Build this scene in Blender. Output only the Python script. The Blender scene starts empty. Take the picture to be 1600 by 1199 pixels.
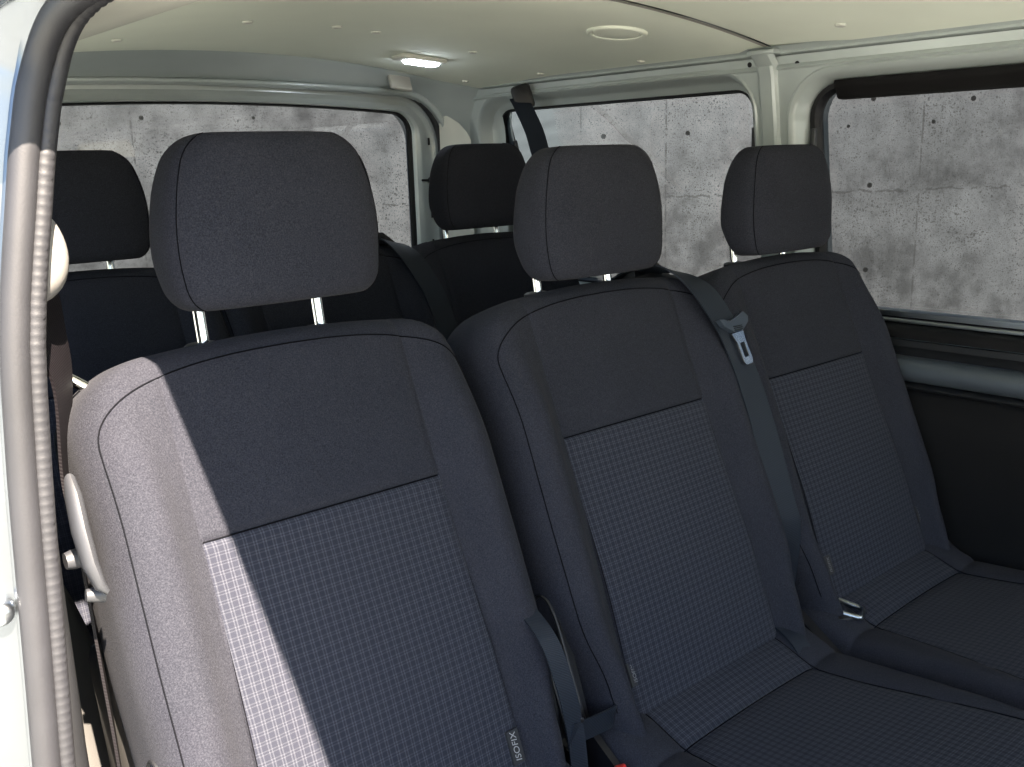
import bpy, bmesh, math, random
from mathutils import Vector, Matrix
random.seed(7)
sc = bpy.context.scene
COL = sc.collection
R = math.radians
sin, cos, pi = math.sin, math.cos, math.pi

# ------------------------------------------------------------------ camera
cd = bpy.data.cameras.new('camera')
cam = bpy.data.objects.new('camera', cd)
COL.objects.link(cam)
cd.sensor_width = 36.0
cd.lens = 36.0 * 1507.0 / 1600.0
cd.clip_start = 0.02
cd.clip_end = 400
rx = Vector((0.7510, -0.6595, -0.0285)); dn = Vector((-0.1710, -0.1535, -0.9732)); fw = Vector((0.6375, 0.7359, -0.2281))
fw.normalize(); rx = (rx - fw * rx.dot(fw)).normalized(); dn = fw.cross(rx)
m = Matrix((rx, -dn, -fw)).transposed().to_4x4()
m.translation = Vector((0, 0, 1.25))
cam.matrix_world = m
sc.camera = cam

# ------------------------------------------------------------------ light
SUN = Vector((-0.152, -0.90, 1.0)).normalized()       # towards the sun
w = bpy.data.worlds.new('World'); sc.world = w; w.use_nodes = True
nt = w.node_tree; nt.nodes.clear()
sky = nt.nodes.new('ShaderNodeTexSky'); sky.sky_type = 'NISHITA'; sky.sun_disc = False
sky.sun_elevation = math.asin(SUN.z); sky.sun_rotation = math.atan2(SUN.x, SUN.y)
bg = nt.nodes.new('ShaderNodeBackground'); bg.inputs[1].default_value = 0.05
wo = nt.nodes.new('ShaderNodeOutputWorld')
nt.links.new(sky.outputs[0], bg.inputs[0]); nt.links.new(bg.outputs[0], wo.inputs[0])
sl = bpy.data.lights.new('sun', 'SUN'); sl.energy = 5.0; sl.angle = R(0.5); sl.color = (1.0, 0.85, 0.68)
so = bpy.data.objects.new('sun', sl); COL.objects.link(so)
so.rotation_euler = SUN.to_track_quat('Z', 'Y').to_euler(); so.location = (-2, -5, 8)
vs = sc.view_settings
vs.view_transform = 'Standard'; vs.look = 'None'; vs.gamma = 1.0; vs.use_curve_mapping = False
vs.exposure = 3.75
sc.render.engine = 'CYCLES'
cy = sc.cycles
cy.use_denoising = True
cy.max_bounces = 10; cy.diffuse_bounces = 6; cy.glossy_bounces = 4; cy.transparent_max_bounces = 12
cy.sample_clamp_indirect = 6.0

# ------------------------------------------------------------------ materials
def newmat(name):
    mt = bpy.data.materials.new(name); mt.use_nodes = True
    t = mt.node_tree; b = t.nodes['Principled BSDF']
    return mt, t, b
def N(t, kind, **k):
    n = t.nodes.new(kind)
    for a, v in k.items(): setattr(n, a, v)
    return n
def math_(t, op, a, b=None, c=None):
    n = t.nodes.new('ShaderNodeMath'); n.operation = op
    for i, x in enumerate((a, b, c)):
        if x is None: continue
        if isinstance(x, (int, float)): n.inputs[i].default_value = x
        else: t.links.new(x, n.inputs[i])
    return n.outputs[0]
def noise(t, scale, detail=2.0, rough=0.5, vec=None):
    n = t.nodes.new('ShaderNodeTexNoise'); n.inputs['Scale'].default_value = scale
    n.inputs['Detail'].default_value = detail; n.inputs['Roughness'].default_value = rough
    if vec is None:
        vec = t.nodes.new('ShaderNodeTexCoord').outputs['Object']
    t.links.new(vec, n.inputs['Vector'])
    return n.outputs['Fac']
def ramp(t, fac, stops):
    n = t.nodes.new('ShaderNodeValToRGB'); e = n.color_ramp.elements
    while len(e) < len(stops): e.new(0.5)
    for i, (p, c) in enumerate(stops):
        e[i].position = p; e[i].color = (*c, 1) if len(c) == 3 else c
    t.links.new(fac, n.inputs[0]); return n.outputs[0]
def mixc(t, f, a, b, mode='MIX'):
    n = t.nodes.new('ShaderNodeMix'); n.data_type = 'RGBA'; n.blend_type = mode
    for s, x in ((0, f), (6, a), (7, b)):
        if isinstance(x, (int, float)): n.inputs[s].default_value = x
        elif isinstance(x, tuple): n.inputs[s].default_value = (*x, 1)
        else: t.links.new(x, n.inputs[s])
    return n.outputs[2]
def bump(t, b, h, strength, dist=0.001):
    n = t.nodes.new('ShaderNodeBump'); n.inputs['Strength'].default_value = strength; n.inputs['Distance'].default_value = dist
    t.links.new(h, n.inputs['Height']); t.links.new(n.outputs[0], b.inputs['Normal'])

def surf(name, col, rough=0.5, metal=0.0, var=0.12, vscale=9.0, bscale=300.0, bstr=0.15, bdist=0.0006, coat=0.0, sheen=0.0, spec=None):
    mt, t, b = newmat(name)
    f = noise(t, vscale, 3.0, 0.6)
    lo = tuple(c * (1 - var) for c in col); hi = tuple(min(1, c * (1 + var)) for c in col)
    t.links.new(ramp(t, f, [(0.3, lo), (0.7, hi)]), b.inputs['Base Color'])
    b.inputs['Roughness'].default_value = rough; b.inputs['Metallic'].default_value = metal
    if spec is not None: b.inputs['Specular IOR Level'].default_value = spec
    if coat: b.inputs['Coat Weight'].default_value = coat; b.inputs['Coat Roughness'].default_value = 0.15
    if sheen: b.inputs['Sheen Weight'].default_value = sheen; b.inputs['Sheen Roughness'].default_value = 0.5
    if bstr: bump(t, b, noise(t, bscale, 2.0, 0.5), bstr, bdist)
    return mt

def fabric_plain():
    mt, t, b = newmat('plain_fabric')
    f = noise(t, 620.0, 3.0, 0.75)
    g = noise(t, 14.0, 2.0, 0.5)
    c = ramp(t, f, [(0.30, (0.0080, 0.0086, 0.0118)), (0.50, (0.0178, 0.0188, 0.0252)), (0.72, (0.0365, 0.0375, 0.0465))])
    c = mixc(t, 0.25, c, ramp(t, g, [(0.3, (0.0140, 0.0148, 0.0190)), (0.7, (0.0205, 0.0214, 0.0272))]))
    t.links.new(c, b.inputs['Base Color'])
    b.inputs['Roughness'].default_value = 0.95; b.inputs['Specular IOR Level'].default_value = 0.03
    b.inputs['Sheen Weight'].default_value = 0.02; b.inputs['Sheen Roughness'].default_value = 0.5
    bump(t, b, f, 0.5, 0.0008)
    return mt
def fabric_check():
    mt, t, b = newmat('checked_fabric')
    uv = N(t, 'ShaderNodeUVMap', uv_map='UVMap').outputs[0]
    # a little waviness so the weave is not ruled
    wob = t.nodes.new('ShaderNodeTexNoise'); wob.inputs['Scale'].default_value = 40.0; t.links.new(uv, wob.inputs['Vector'])
    off = N(t, 'ShaderNodeVectorMath', operation='SCALE'); off.inputs['Scale'].default_value = 0.0012; t.links.new(wob.outputs['Color'], off.inputs[0])
    ad = N(t, 'ShaderNodeVectorMath', operation='ADD'); t.links.new(uv, ad.inputs[0]); t.links.new(off.outputs[0], ad.inputs[1])
    s = N(t, 'ShaderNodeSeparateXYZ'); t.links.new(ad.outputs[0], s.inputs[0])
    def lines(x, pitch):
        fr = math_(t, 'FRACT', math_(t, 'MULTIPLY', x, 1.0 / pitch))
        l1 = math_(t, 'LESS_THAN', math_(t, 'ABSOLUTE', math_(t, 'SUBTRACT', fr, 0.36)), 0.075)
        l2 = math_(t, 'LESS_THAN', math_(t, 'ABSOLUTE', math_(t, 'SUBTRACT', fr, 0.66)), 0.075)
        return math_(t, 'MAXIMUM', l1, l2)
    a = lines(s.outputs[0], 0.0104); c = lines(s.outputs[1], 0.0098)
    fine = noise(t, 900.0, 2.0, 0.7, uv)
    a2 = math_(t, 'MULTIPLY', a, 0.62); c2 = math_(t, 'MULTIPLY', c, 0.5)
    sm = math_(t, 'MULTIPLY', math_(t, 'ADD', a2, c2), math_(t, 'ADD', math_(t, 'MULTIPLY', fine, 0.9), 0.55))
    col = ramp(t, sm, [(0.0, (0.0185, 0.0200, 0.0280)), (0.5, (0.0285, 0.0305, 0.040)), (1.0, (0.046, 0.0485, 0.061))])
    t.links.new(col, b.inputs['Base Color'])
    b.inputs['Roughness'].default_value = 0.95; b.inputs['Specular IOR Level'].default_value = 0.03
    b.inputs['Sheen Weight'].default_value = 0.02
    bump(t, b, sm, 0.7, 0.001)
    return mt
def webbing(name, col):
    mt, t, b = newmat(name)
    tc = t.nodes.new('ShaderNodeTexCoord').outputs['Object']
    wv = t.nodes.new('ShaderNodeTexWave'); wv.inputs['Scale'].default_value = 160.0; wv.inputs['Distortion'].default_value = 1.0; wv.bands_direction = 'DIAGONAL'
    t.links.new(tc, wv.inputs[0])
    t.links.new(ramp(t, wv.outputs['Fac'], [(0, tuple(c * 0.8 for c in col)), (1, tuple(c * 1.25 for c in col))]), b.inputs['Base Color'])
    b.inputs['Roughness'].default_value = 0.5; b.inputs['Specular IOR Level'].default_value = 0.14
    bump(t, b, wv.outputs['Fac'], 0.3, 0.0006)
    return mt
def glass(name, tint):
    mt = bpy.data.materials.new(name); mt.use_nodes = True
    t = mt.node_tree; t.nodes.clear()
    o = N(t, 'ShaderNodeOutputMaterial'); tr = N(t, 'ShaderNodeBsdfTransparent'); gl = N(t, 'ShaderNodeBsdfGlossy')
    f = noise(t, 3.0, 2.0)
    t.links.new(ramp(t, f, [(0.3, tuple(c * 0.97 for c in tint)), (0.7, tint)]), tr.inputs[0])
    gl.inputs['Roughness'].default_value = 0.03; gl.inputs[0].default_value = (0.8, 0.85, 0.9, 1)
    fr = N(t, 'ShaderNodeFresnel'); fr.inputs[0].default_value = 1.38
    mx = N(t, 'ShaderNodeMixShader'); t.links.new(fr.outputs[0], mx.inputs[0]); t.links.new(tr.outputs[0], mx.inputs[1]); t.links.new(gl.outputs[0], mx.inputs[2])
    t.links.new(mx.outputs[0], o.inputs[0])
    return mt
def concrete():
    mt, t, b = newmat('concrete')
    tc = t.nodes.new('ShaderNodeTexCoord').outputs['Object']
    s = N(t, 'ShaderNodeSeparateXYZ'); t.links.new(tc, s.inputs[0])
    X, Z = s.outputs[0], s.outputs[2]
    big = noise(t, 1.3, 5.0, 0.62, tc); med = noise(t, 5.5, 6.0, 0.7, tc); fine = noise(t, 130.0, 3.0, 0.8, tc)
    streak_v = N(t, 'ShaderNodeMapping'); streak_v.inputs['Scale'].default_value = (5.0, 1.0, 0.6); t.links.new(tc, streak_v.inputs[0])
    streak = noise(t, 1.6, 5.0, 0.65, streak_v.outputs[0])
    base = ramp(t, math_(t, 'ADD', math_(t, 'MULTIPLY', big, 0.5), math_(t, 'MULTIPLY', med, 0.5)), [(0.415, (0.085, 0.088, 0.092)), (0.495, (0.22, 0.227, 0.235)), (0.59, (0.325, 0.335, 0.345))])
    base = mixc(t, 0.25, base, ramp(t, streak, [(0.3, (0.15, 0.151, 0.155)), (0.6, (0.33, 0.332, 0.34))]))
    base = mixc(t, 0.8, base, ramp(t, fine, [(0.32, (0.22, 0.22, 0.22)), (0.47, (0.92, 0.92, 0.92)), (0.7, (1.0, 1.0, 1.0))]), 'MULTIPLY')
    # air-bubble pits at two sizes, thicker in patches
    dens = math_(t, 'ADD', math_(t, 'MULTIPLY', noise(t, 2.6, 3.0, 0.6, tc), 0.30), -0.04)
    def pits(scale, k, stretch=(1, 1, 1)):
        mp = N(t, 'ShaderNodeMapping'); mp.inputs['Scale'].default_value = stretch; t.links.new(tc, mp.inputs[0])
        wp = t.nodes.new('ShaderNodeTexNoise'); wp.inputs['Scale'].default_value = scale * 1.7; t.links.new(mp.outputs[0], wp.inputs['Vector'])
        of = N(t, 'ShaderNodeVectorMath', operation='SCALE'); of.inputs['Scale'].default_value = 0.55 / scale; t.links.new(wp.outputs['Color'], of.inputs[0])
        av = N(t, 'ShaderNodeVectorMath', operation='ADD'); t.links.new(mp.outputs[0], av.inputs[0]); t.links.new(of.outputs[0], av.inputs[1])
        v = N(t, 'ShaderNodeTexVoronoi'); v.inputs['Scale'].default_value = scale; v.inputs['Randomness'].default_value = 1.0; t.links.new(av.outputs[0], v.inputs['Vector'])
        sep = N(t, 'ShaderNodeSeparateColor'); t.links.new(v.outputs['Color'], sep.inputs[0])
        r = math_(t, 'MULTIPLY', math_(t, 'POWER', sep.outputs[0], 2.2), math_(t, 'MULTIPLY', dens, k))
        return math_(t, 'LESS_THAN', v.outputs['Distance'], r)
    p = math_(t, 'MAXIMUM', pits(70.0, 2.7), math_(t, 'MAXIMUM', pits(30.0, 1.1, (1, 1, 1.3)), pits(150.0, 4.0)))
    # formwork joints and cracks
    wob = noise(t, 9.0, 5.0, 0.7, tc)
    def joint(coord, at, width, amp):
        d = math_(t, 'ABSOLUTE', math_(t, 'ADD', math_(t, 'SUBTRACT', coord, at), math_(t, 'MULTIPLY', math_(t, 'SUBTRACT', wob, 0.5), amp)))
        return math_(t, 'MULTIPLY', math_(t, 'LESS_THAN', d, width), math_(t, 'GREATER_THAN', math_(t, 'ADD', noise(t, 14.0, 5.0, 0.7, tc), 0.0), 0.475))
    j = None
    for at in JOINTS_X:
        q = joint(X, at, 0.0042, 0.008); j = q if j is None else math_(t, 'MAXIMUM', j, q)
    for at in JOINTS_Z:
        j = math_(t, 'MAXIMUM', j, joint(Z, at, 0.0045, 0.075))
    holes = None
    for hx, hz, hr in HOLES:
        dx = math_(t, 'SUBTRACT', X, hx); dz = math_(t, 'SUBTRACT', Z, hz)
        d = math_(t, 'SQRT', math_(t, 'ADD', math_(t, 'MULTIPLY', dx, dx), math_(t, 'MULTIPLY', dz, dz)))
        h = math_(t, 'LESS_THAN', d, hr); holes = h if holes is None else math_(t, 'MAXIMUM', holes, h)
    c = mixc(t, math_(t, 'MULTIPLY', p, 0.72), base, (0.04, 0.04, 0.04))
    c = mixc(t, math_(t, 'MULTIPLY', j, 0.6), c, (0.07, 0.07, 0.07))
    c = mixc(t, holes, c, (0.02, 0.02, 0.02))
    t.links.new(c, b.inputs['Base Color']); b.inputs['Roughness'].default_value = 0.9
    hgt = math_(t, 'SUBTRACT', math_(t, 'MULTIPLY', fine, 0.2), math_(t, 'MAXIMUM', p, math_(t, 'MAXIMUM', j, holes)))
    bump(t, b, hgt, 0.5, 0.004)
    return mt

# wall pattern in the wall's own metres (x along, z above its foot)
JOINTS_X = [-1.79, 0.37, 0.78, 2.02]
JOINTS_Z = [1.54]
HOLES = [(1.774, 1.976, .0125), (1.778, 1.568, .0125), (1.78, 1.154, .0125), (2.255, 1.963, .0125), (2.07, 1.86, .010), (1.66, 1.85, .008),
         (0.478, 1.836, .012), (0.885, 1.84, .011), (-2.02, 2.08, .012), (-2.13, 1.97, .009), (-1.736, 1.985, .011), (-1.545, 2.08, .010), (-1.2, 1.97, .008)]

M = dict(
    plain=fabric_plain(), check=fabric_check(),
    seam=surf('seam_thread', (0.0045, 0.0048, 0.006), 1.0, bstr=0, spec=0.0),
    chrome=surf('chrome', (0.75, 0.75, 0.74), 0.14, 1.0, var=0.05, bstr=0.05),
    black=surf('black_plastic', (0.006, 0.006, 0.0075), 0.45, spec=0.25, bscale=700, bstr=0.25),
    seal=surf('rubber_seal', (0.0155, 0.0160, 0.0195), 0.55, bscale=500, bstr=0.2, var=0.2),
    darkpanel=surf('dark_trim_board', (0.0065, 0.0063, 0.0068), 0.8, bscale=250, bstr=0.3, spec=0.12, var=0.25, vscale=4),
    liner=surf('headliner_board', (0.76, 0.795, 0.69), 0.92, var=0.04, vscale=3, bscale=420, bstr=0.12),
    beige=surf('beige_plastic', (0.55, 0.555, 0.50), 0.6, var=0.03, bscale=600, bstr=0.12),
    bodypaint=surf('silver_body_paint', (0.15, 0.165, 0.185), 0.30, 0.92, var=0.04, vscale=6, bscale=1500, bstr=0.03, coat=0.5),
    paint=surf('silver_paint', (0.37, 0.41, 0.405), 0.30, 0.15, var=0.05, vscale=6, bscale=1500, bstr=0.03, coat=0.5),
    greyplastic=surf('grey_plastic', (0.021, 0.0225, 0.027), 0.5, var=0.04, bscale=700, bstr=0.12),
    capgrey=surf('taupe_plastic', (0.30, 0.29, 0.255), 0.6, var=0.03),
    darkgrey=surf('charcoal_plastic', (0.011, 0.0115, 0.013), 0.45, bscale=500, spec=0.3),
    web=webbing('belt_webbing', (0.0115, 0.0145, 0.0205)),
    webbrown=webbing('purplish_belt_webbing', (0.0052, 0.0044, 0.0054)),  # darker, faintly purple webbing for the near seat's outboard belt
    red=surf('red_button', (0.5, 0.03, 0.025), 0.4, bstr=0),
    white=surf('label_print', (0.20, 0.20, 0.205), 0.8, bstr=0),
    dimprint=surf('darker_label_print', (0.10, 0.10, 0.105), 0.8, bstr=0),  # darker grey print for the middle and far seat tabs
    ivory=surf('pale_loop_plastic', (0.16, 0.155, 0.15), 0.4, var=0.04, bstr=0.1),
    sand=surf('sand_trim_plastic', (0.024, 0.023, 0.022), 0.7, var=0.05, bscale=500, bstr=0.2),
    bluegrey=surf('tongue_plastic', (0.030, 0.038, 0.050), 0.32, bstr=0.05),
    railgrey=surf('grey_metal_rail', (0.060, 0.071, 0.084), 0.38, 0.2, var=0.08, bscale=900, bstr=0.05),
    tag=surf('label_cloth', (0.010, 0.010, 0.012), 0.9),
    carpet=surf('grey_floor_mat', (0.11, 0.115, 0.12), 0.95, bscale=300, bstr=0.5, bdist=0.002),
    steel=surf('brushed_steel', (0.42, 0.45, 0.48), 0.3, 1.0, var=0.06, bstr=0.08),
    ground=surf('yard_concrete', (0.285, 0.305, 0.295), 0.95, var=0.2, vscale=1.5, bscale=60, bstr=0.4, bdist=0.004),
    glass_clear=glass('clear_side_glass', (0.72, 0.75, 0.74)),
    glass_rear=glass('tinted_glass_rear', (0.074, 0.083, 0.092)),
    glass_mid=glass('tinted_glass_mid', (0.084, 0.094, 0.104)),
    glass_front=glass('tinted_glass_front', (0.060, 0.067, 0.0745)),
    concrete=concrete(),
)
def lens_mat():
    mt, t, b = newmat('lit_lens')
    f = noise(t, 60.0, 2.0)
    t.links.new(ramp(t, f, [(0.3, (0.75, 0.85, 1.0)), (0.7, (0.9, 0.95, 1.0))]), b.inputs['Emission Color'])
    b.inputs['Emission Strength'].default_value = 6.0; b.inputs['Roughness'].default_value = 0.25
    return mt
M['lens'] = lens_mat()

# ------------------------------------------------------------------ mesh helpers
def obj(name, verts, faces, mat, parent=None, smooth=True, uv=None, angle=40):
    me = bpy.data.meshes.new(name)
    me.from_pydata([tuple(v) for v in verts], [], faces)
    me.update()
    bm = bmesh.new(); bm.from_mesh(me)
    if uv is not None:
        bm.verts.ensure_lookup_table()
        lay = bm.loops.layers.uv.new('UVMap')
        for f in bm.faces:
            for l in f.loops: l[lay].uv = uv[l.vert.index]
    bmesh.ops.recalc_face_normals(bm, faces=bm.faces)
    bm.to_mesh(me); bm.free()
    if smooth:
        me.shade_smooth(); me.set_sharp_from_angle(angle=R(angle))
    me.materials.append(M[mat])
    o = bpy.data.objects.new(name, me); COL.objects.link(o)
    if parent is not None: o.parent = parent
    return o
def empty(name, loc, label, cat, group=None):
    o = bpy.data.objects.new(name, None); COL.objects.link(o); o.location = loc
    o.empty_display_size = 0.1
    o['label'] = label; o['category'] = cat
    if group: o['group'] = group
    return o
class MB:
    """collects pieces of ONE part"""
    def __init__(s, org=(0, 0, 0)): s.v = []; s.f = []; s.o = Vector(org)
    def add(s, v, f):
        k = len(s.v); s.v += [Vector(p) - s.o for p in v]; s.f += [tuple(i + k for i in q) for q in f]; return s
    def build(s, name, mat, parent=None, **k): return obj(name, s.v, s.f, mat, parent, **k)
def catmull(pts, n=8):
    P = [Vector(p) for p in pts]; out = []
    for i in range(len(P) - 1):
        a = P[i - 1] if i else P[i] * 2 - P[i + 1]; b, c = P[i], P[i + 1]; d = P[i + 2] if i + 2 < len(P) else P[i + 1] * 2 - P[i]
        for k in range(n):
            t = k / n
            out.append(0.5 * ((2 * b) + (-a + c) * t + (2 * a - 5 * b + 4 * c - d) * t * t + (-a + 3 * b - 3 * c + d) * t ** 3))
    out.append(P[-1]); return out
def tube(pts, r, n=10, cap=True, flat=None):
    """round tube; r number or list; flat=(vector, k) squashes along a direction"""
    P = [Vector(p) for p in pts]; V = []; F = []
    up = None
    for i, p in enumerate(P):
        tg = (P[min(i + 1, len(P) - 1)] - P[max(i - 1, 0)]).normalized()
        if up is None:
            up = tg.orthogonal().normalized()
        up = (up - tg * up.dot(tg)).normalized(); sd = tg.cross(up)
        rr = r[i] if isinstance(r, (list, tuple)) else r
        for k in range(n):
            a = 2 * pi * k / n
            o = (up * cos(a) + sd * sin(a)) * rr
            if flat: fv = flat[0].normalized(); o -= fv * o.dot(fv) * (1 - flat[1])
            V.append(p + o)
    for i in range(len(P) - 1):
        for k in range(n):
            F.append((i * n + k, i * n + (k + 1) % n, (i + 1) * n + (k + 1) % n, (i + 1) * n + k))
    if cap:
        F.append(tuple(range(n))[::-1]); F.append(tuple((len(P) - 1) * n + k for k in range(n)))
    return V, F
def box(c, s, bev=0.004, rot=None, seg=2):
    bm = bmesh.new(); bmesh.ops.create_cube(bm, size=1.0)
    for v in bm.verts: v.co = Vector((v.co.x * s[0], v.co.y * s[1], v.co.z * s[2]))
    if bev: bmesh.ops.bevel(bm, geom=list(bm.edges), offset=min(bev, min(s) * 0.45), segments=seg, affect='EDGES', profile=0.5)
    bm.verts.index_update()
    V = [v.co.copy() for v in bm.verts]; F = [tuple(v.index for v in f.verts) for f in bm.faces]; bm.free()
    if rot is not None: V = [rot @ v for v in V]
    return [v + Vector(c) for v in V], F
def strap(pts, wid, width, th=0.0014, seg=8):
    """webbing ribbon: centre points, direction of its width at each point"""
    P = catmull(pts, seg); W0 = catmull(wid, seg); V = []; F = []
    for i, p in enumerate(P):
        tg = (P[min(i + 1, len(P) - 1)] - P[max(i - 1, 0)]).normalized()
        ww = W0[i]; ww = (ww - tg * ww.dot(tg)).normalized(); nn = tg.cross(ww)
        wd = width[0] + (width[1] - width[0]) * i / (len(P) - 1) if isinstance(width, tuple) else width
        for k in range(5):
            V.append(p + ww * wd * (k / 4 - 0.5) + nn * th)
        for k in range(5):
            V.append(p + ww * wd * (0.5 - k / 4) - nn * th)
    n = 10
    for i in range(len(P) - 1):
        for k in range(n): F.append((i * n + k, i * n + (k + 1) % n, (i + 1) * n + (k + 1) % n, (i + 1) * n + k))
    F.append(tuple(range(n))); F.append(tuple((len(P) - 1) * n + k for k in range(n)))
    return V, F
def rrect(a0, a1, b0, b1, r, n=8):
    """rounded rectangle loop, r = radius or four radii (a1b1, a0b1, a0b0, a1b0)"""
    rs = r if isinstance(r, (list, tuple)) else (r,) * 4
    cs = [(a1 - rs[0], b1 - rs[0], 0), (a0 + rs[1], b1 - rs[1], 90), (a0 + rs[2], b0 + rs[2], 180), (a1 - rs[3], b0 + rs[3], 270)]
    out = []
    for (x, y, s), q in zip(cs, rs):
        for k in range(n + 1):
            a = R(s + 90 * k / n); out.append((x + q * cos(a), y + q * sin(a)))
    return out
def ringloft(loops, closed=True):
    V = []; F = []; n = len(loops[0])
    for l in loops: V += [Vector(p) for p in l]
    for i in range(len(loops) - 1):
        for k in range(n if closed else n - 1):
            F.append((i * n + k, i * n + (k + 1) % n, (i + 1) * n + (k + 1) % n, (i + 1) * n + k))
    return V, F
def plate(outer, holes, th, fn):
    """flat sheet with holes, thickness th, mapped to space by fn(a, b, depth)"""
    cu = bpy.data.curves.new('plate_outline', 'CURVE'); cu.dimensions = '2D'; cu.fill_mode = 'BOTH'; cu.extrude = th / 2
    for lp in [outer] + holes:
        s = cu.splines.new('POLY'); s.points.add(len(lp) - 1)
        for p, q in zip(s.points, lp): p.co = (q[0], q[1], 0, 1)
        s.use_cyclic_u = True
    o = bpy.data.objects.new('plate_outline', cu); COL.objects.link(o)
    dg = bpy.context.evaluated_depsgraph_get(); me = bpy.data.meshes.new_from_object(o.evaluated_get(dg))
    V = [fn(v.co.x, v.co.y, v.co.z) for v in me.vertices]; F = [tuple(p.vertices) for p in me.polygons]
    bpy.data.objects.remove(o); bpy.data.curves.remove(cu); bpy.data.meshes.remove(me)
    return V, F
def extrude_y(prof, y0, y1, n=24, fn=None):
    """profile of (x, z) points run along y"""
    V = []; F = []; k = len(prof)
    for i in range(n + 1):
        y = y0 + (y1 - y0) * i / n
        for x, z in prof: V.append(Vector((x, y, z)) if fn is None else fn(x, y, z))
    for i in range(n):
        for j in range(k - 1): F.append((i * k + j, i * k + j + 1, (i + 1) * k + j + 1, (i + 1) * k + j))
    return V, F
def disc(c, nrm, r, h, n=20, dome=0.4, ry=None):
    nrm = Vector(nrm).normalized(); u = nrm.orthogonal().normalized(); v = nrm.cross(u); c = Vector(c); V = []; F = []
    rows = [(1.0, 0.0), (1.0, h * (1 - dome)), (0.85, h * (1 - dome * 0.35)), (0.55, h), (0.02, h)]
    for s, z in rows:
        for k in range(n):
            a = 2 * pi * k / n; V.append(c + nrm * z + (u * cos(a) + v * sin(a)) * r * s)
    for i in range(len(rows) - 1):
        for k in range(n): F.append((i * n + k, i * n + (k + 1) % n, (i + 1) * n + (k + 1) % n, (i + 1) * n + k))
    F.append(tuple((len(rows) - 1) * n + k for k in range(n)))
    return V, F
def smooth01(x): x = max(0, min(1, x)); return x * x * (3 - 2 * x)
def interp(x, tab):
    if x <= tab[0][0]: return tab[0][1]
    for (a, p), (b, q) in zip(tab, tab[1:]):
        if x <= b: t = (x - a) / (b - a); return p + (q - p) * t
    return tab[-1][1]
def sinterp(x, tab):
    if x <= tab[0][0]: return tab[0][1]
    for (a, p), (b, q) in zip(tab, tab[1:]):
        if x <= b: return p + (q - p) * smooth01((x - a) / (b - a))
    return tab[-1][1]

# ------------------------------------------------------------------ setting
g = obj('ground', *box((0, 0, -0.60), (120, 120, 0.2), 0), 'ground', smooth=False); g['kind'] = 'structure'

FH = Vector((0.6545, 0.7561, 0)); RH = Vector((0.7561, -0.6545, 0))
wall = obj('concrete_wall', *box((0, 0.15, 1.75), (11.0, 0.3, 3.5), 0.01), 'concrete', smooth=False)
wall.location = FH * 4.8 + Vector((0, 0, -0.5)); wall.rotation_euler = (0, 0, math.atan2(RH.y, RH.x))
wall['label'] = 'grey pitted concrete wall with tie holes, seen through the van windows'; wall['category'] = 'wall'

# ------------------------------------------------------------------ the van
van = empty('minibus', (1.03, 0.9, -0.5), 'silver minibus with pale headliner and tinted windows, side door opening in view', 'minibus')
VO = Vector((1.03, 0.9, -0.5))
class PB(MB):
    def __init__(s): super().__init__(VO)
def part(name, vf, mat, parent=None, **k):
    return PB().add(*vf).build(name, mat, van if parent is None else parent, **k)
def sub(name, vf, mat, parent, **k): return PB().add(*vf).build(name, mat, parent, **k)

part('floor', box((1.03, 0.55, 0.04), (1.72, 3.6, 0.08), 0), 'carpet', smooth=False)

# right-hand inner planes: glass plane leans inwards with height
def GX(z): return 1.845 - 0.15 * (z - 0.9)
def onside(off): return lambda y, z, d: Vector((GX(z) + off + d, y, z))
IN = -0.055
ZC = lambda x: 1.502 - 0.135 * (x - 1.03) ** 2          # headliner height
# inner side wall with two window openings
win_mid_out = rrect(1.205, 2.10, 0.885, 1.412, (0.10, 0.09, 0.06, 0.06))
win_fr_out = rrect(0.0, 1.13, 0.885, 1.398, (0.10, 0.09, 0.06, 0.06))
sidew = part('side_wall', plate([(-1.2, 0.86), (2.22, 0.86), (2.22, 1.428), (-1.2, 1.428)], [win_mid_out, win_fr_out, rrect(-1.17, -0.12, 0.90, 1.385, 0.06)], 0.006, onside(IN)), 'paint', angle=30)
def loop_at(lp, off): return [Vector((GX(z) + off, y, z)) for y, z in lp]
def inset(spec, d, dr=None):
    a0, a1, b0, b1, r = spec; rs = r if isinstance(r, (list, tuple)) else (r,) * 4
    return rrect(a0 + d, a1 - d, b0 + d, b1 - d, tuple(max(0.012, q - d * 1.25) for q in rs))
def funnel(spec, steps):
    return ringloft([loop_at(inset(spec, d), off) for d, off in steps])
mid_spec = (1.205, 2.10, 0.885, 1.412, (0.10, 0.09, 0.06, 0.06))
fr_spec = (0.0, 1.13, 0.885, 1.398, (0.10, 0.09, 0.06, 0.06))
steps_a = [(-0.004, IN - 0.003), (0.0, IN - 0.006), (0.004, IN - 0.005), (0.010, IN + 0.002), (0.018, -0.020), (0.024, -0.012), (0.034, -0.010), (0.038, -0.006)]
wf_mid = part('window_frame', funnel(mid_spec, steps_a), 'paint', angle=50)
wf_front = part('window_frame', funnel(fr_spec, [(-0.004, IN - 0.003), (0.0, IN - 0.006), (0.004, IN - 0.005), (0.012, IN + 0.006), (0.020, -0.016), (0.024, -0.008)]), 'paint', angle=50)
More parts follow.
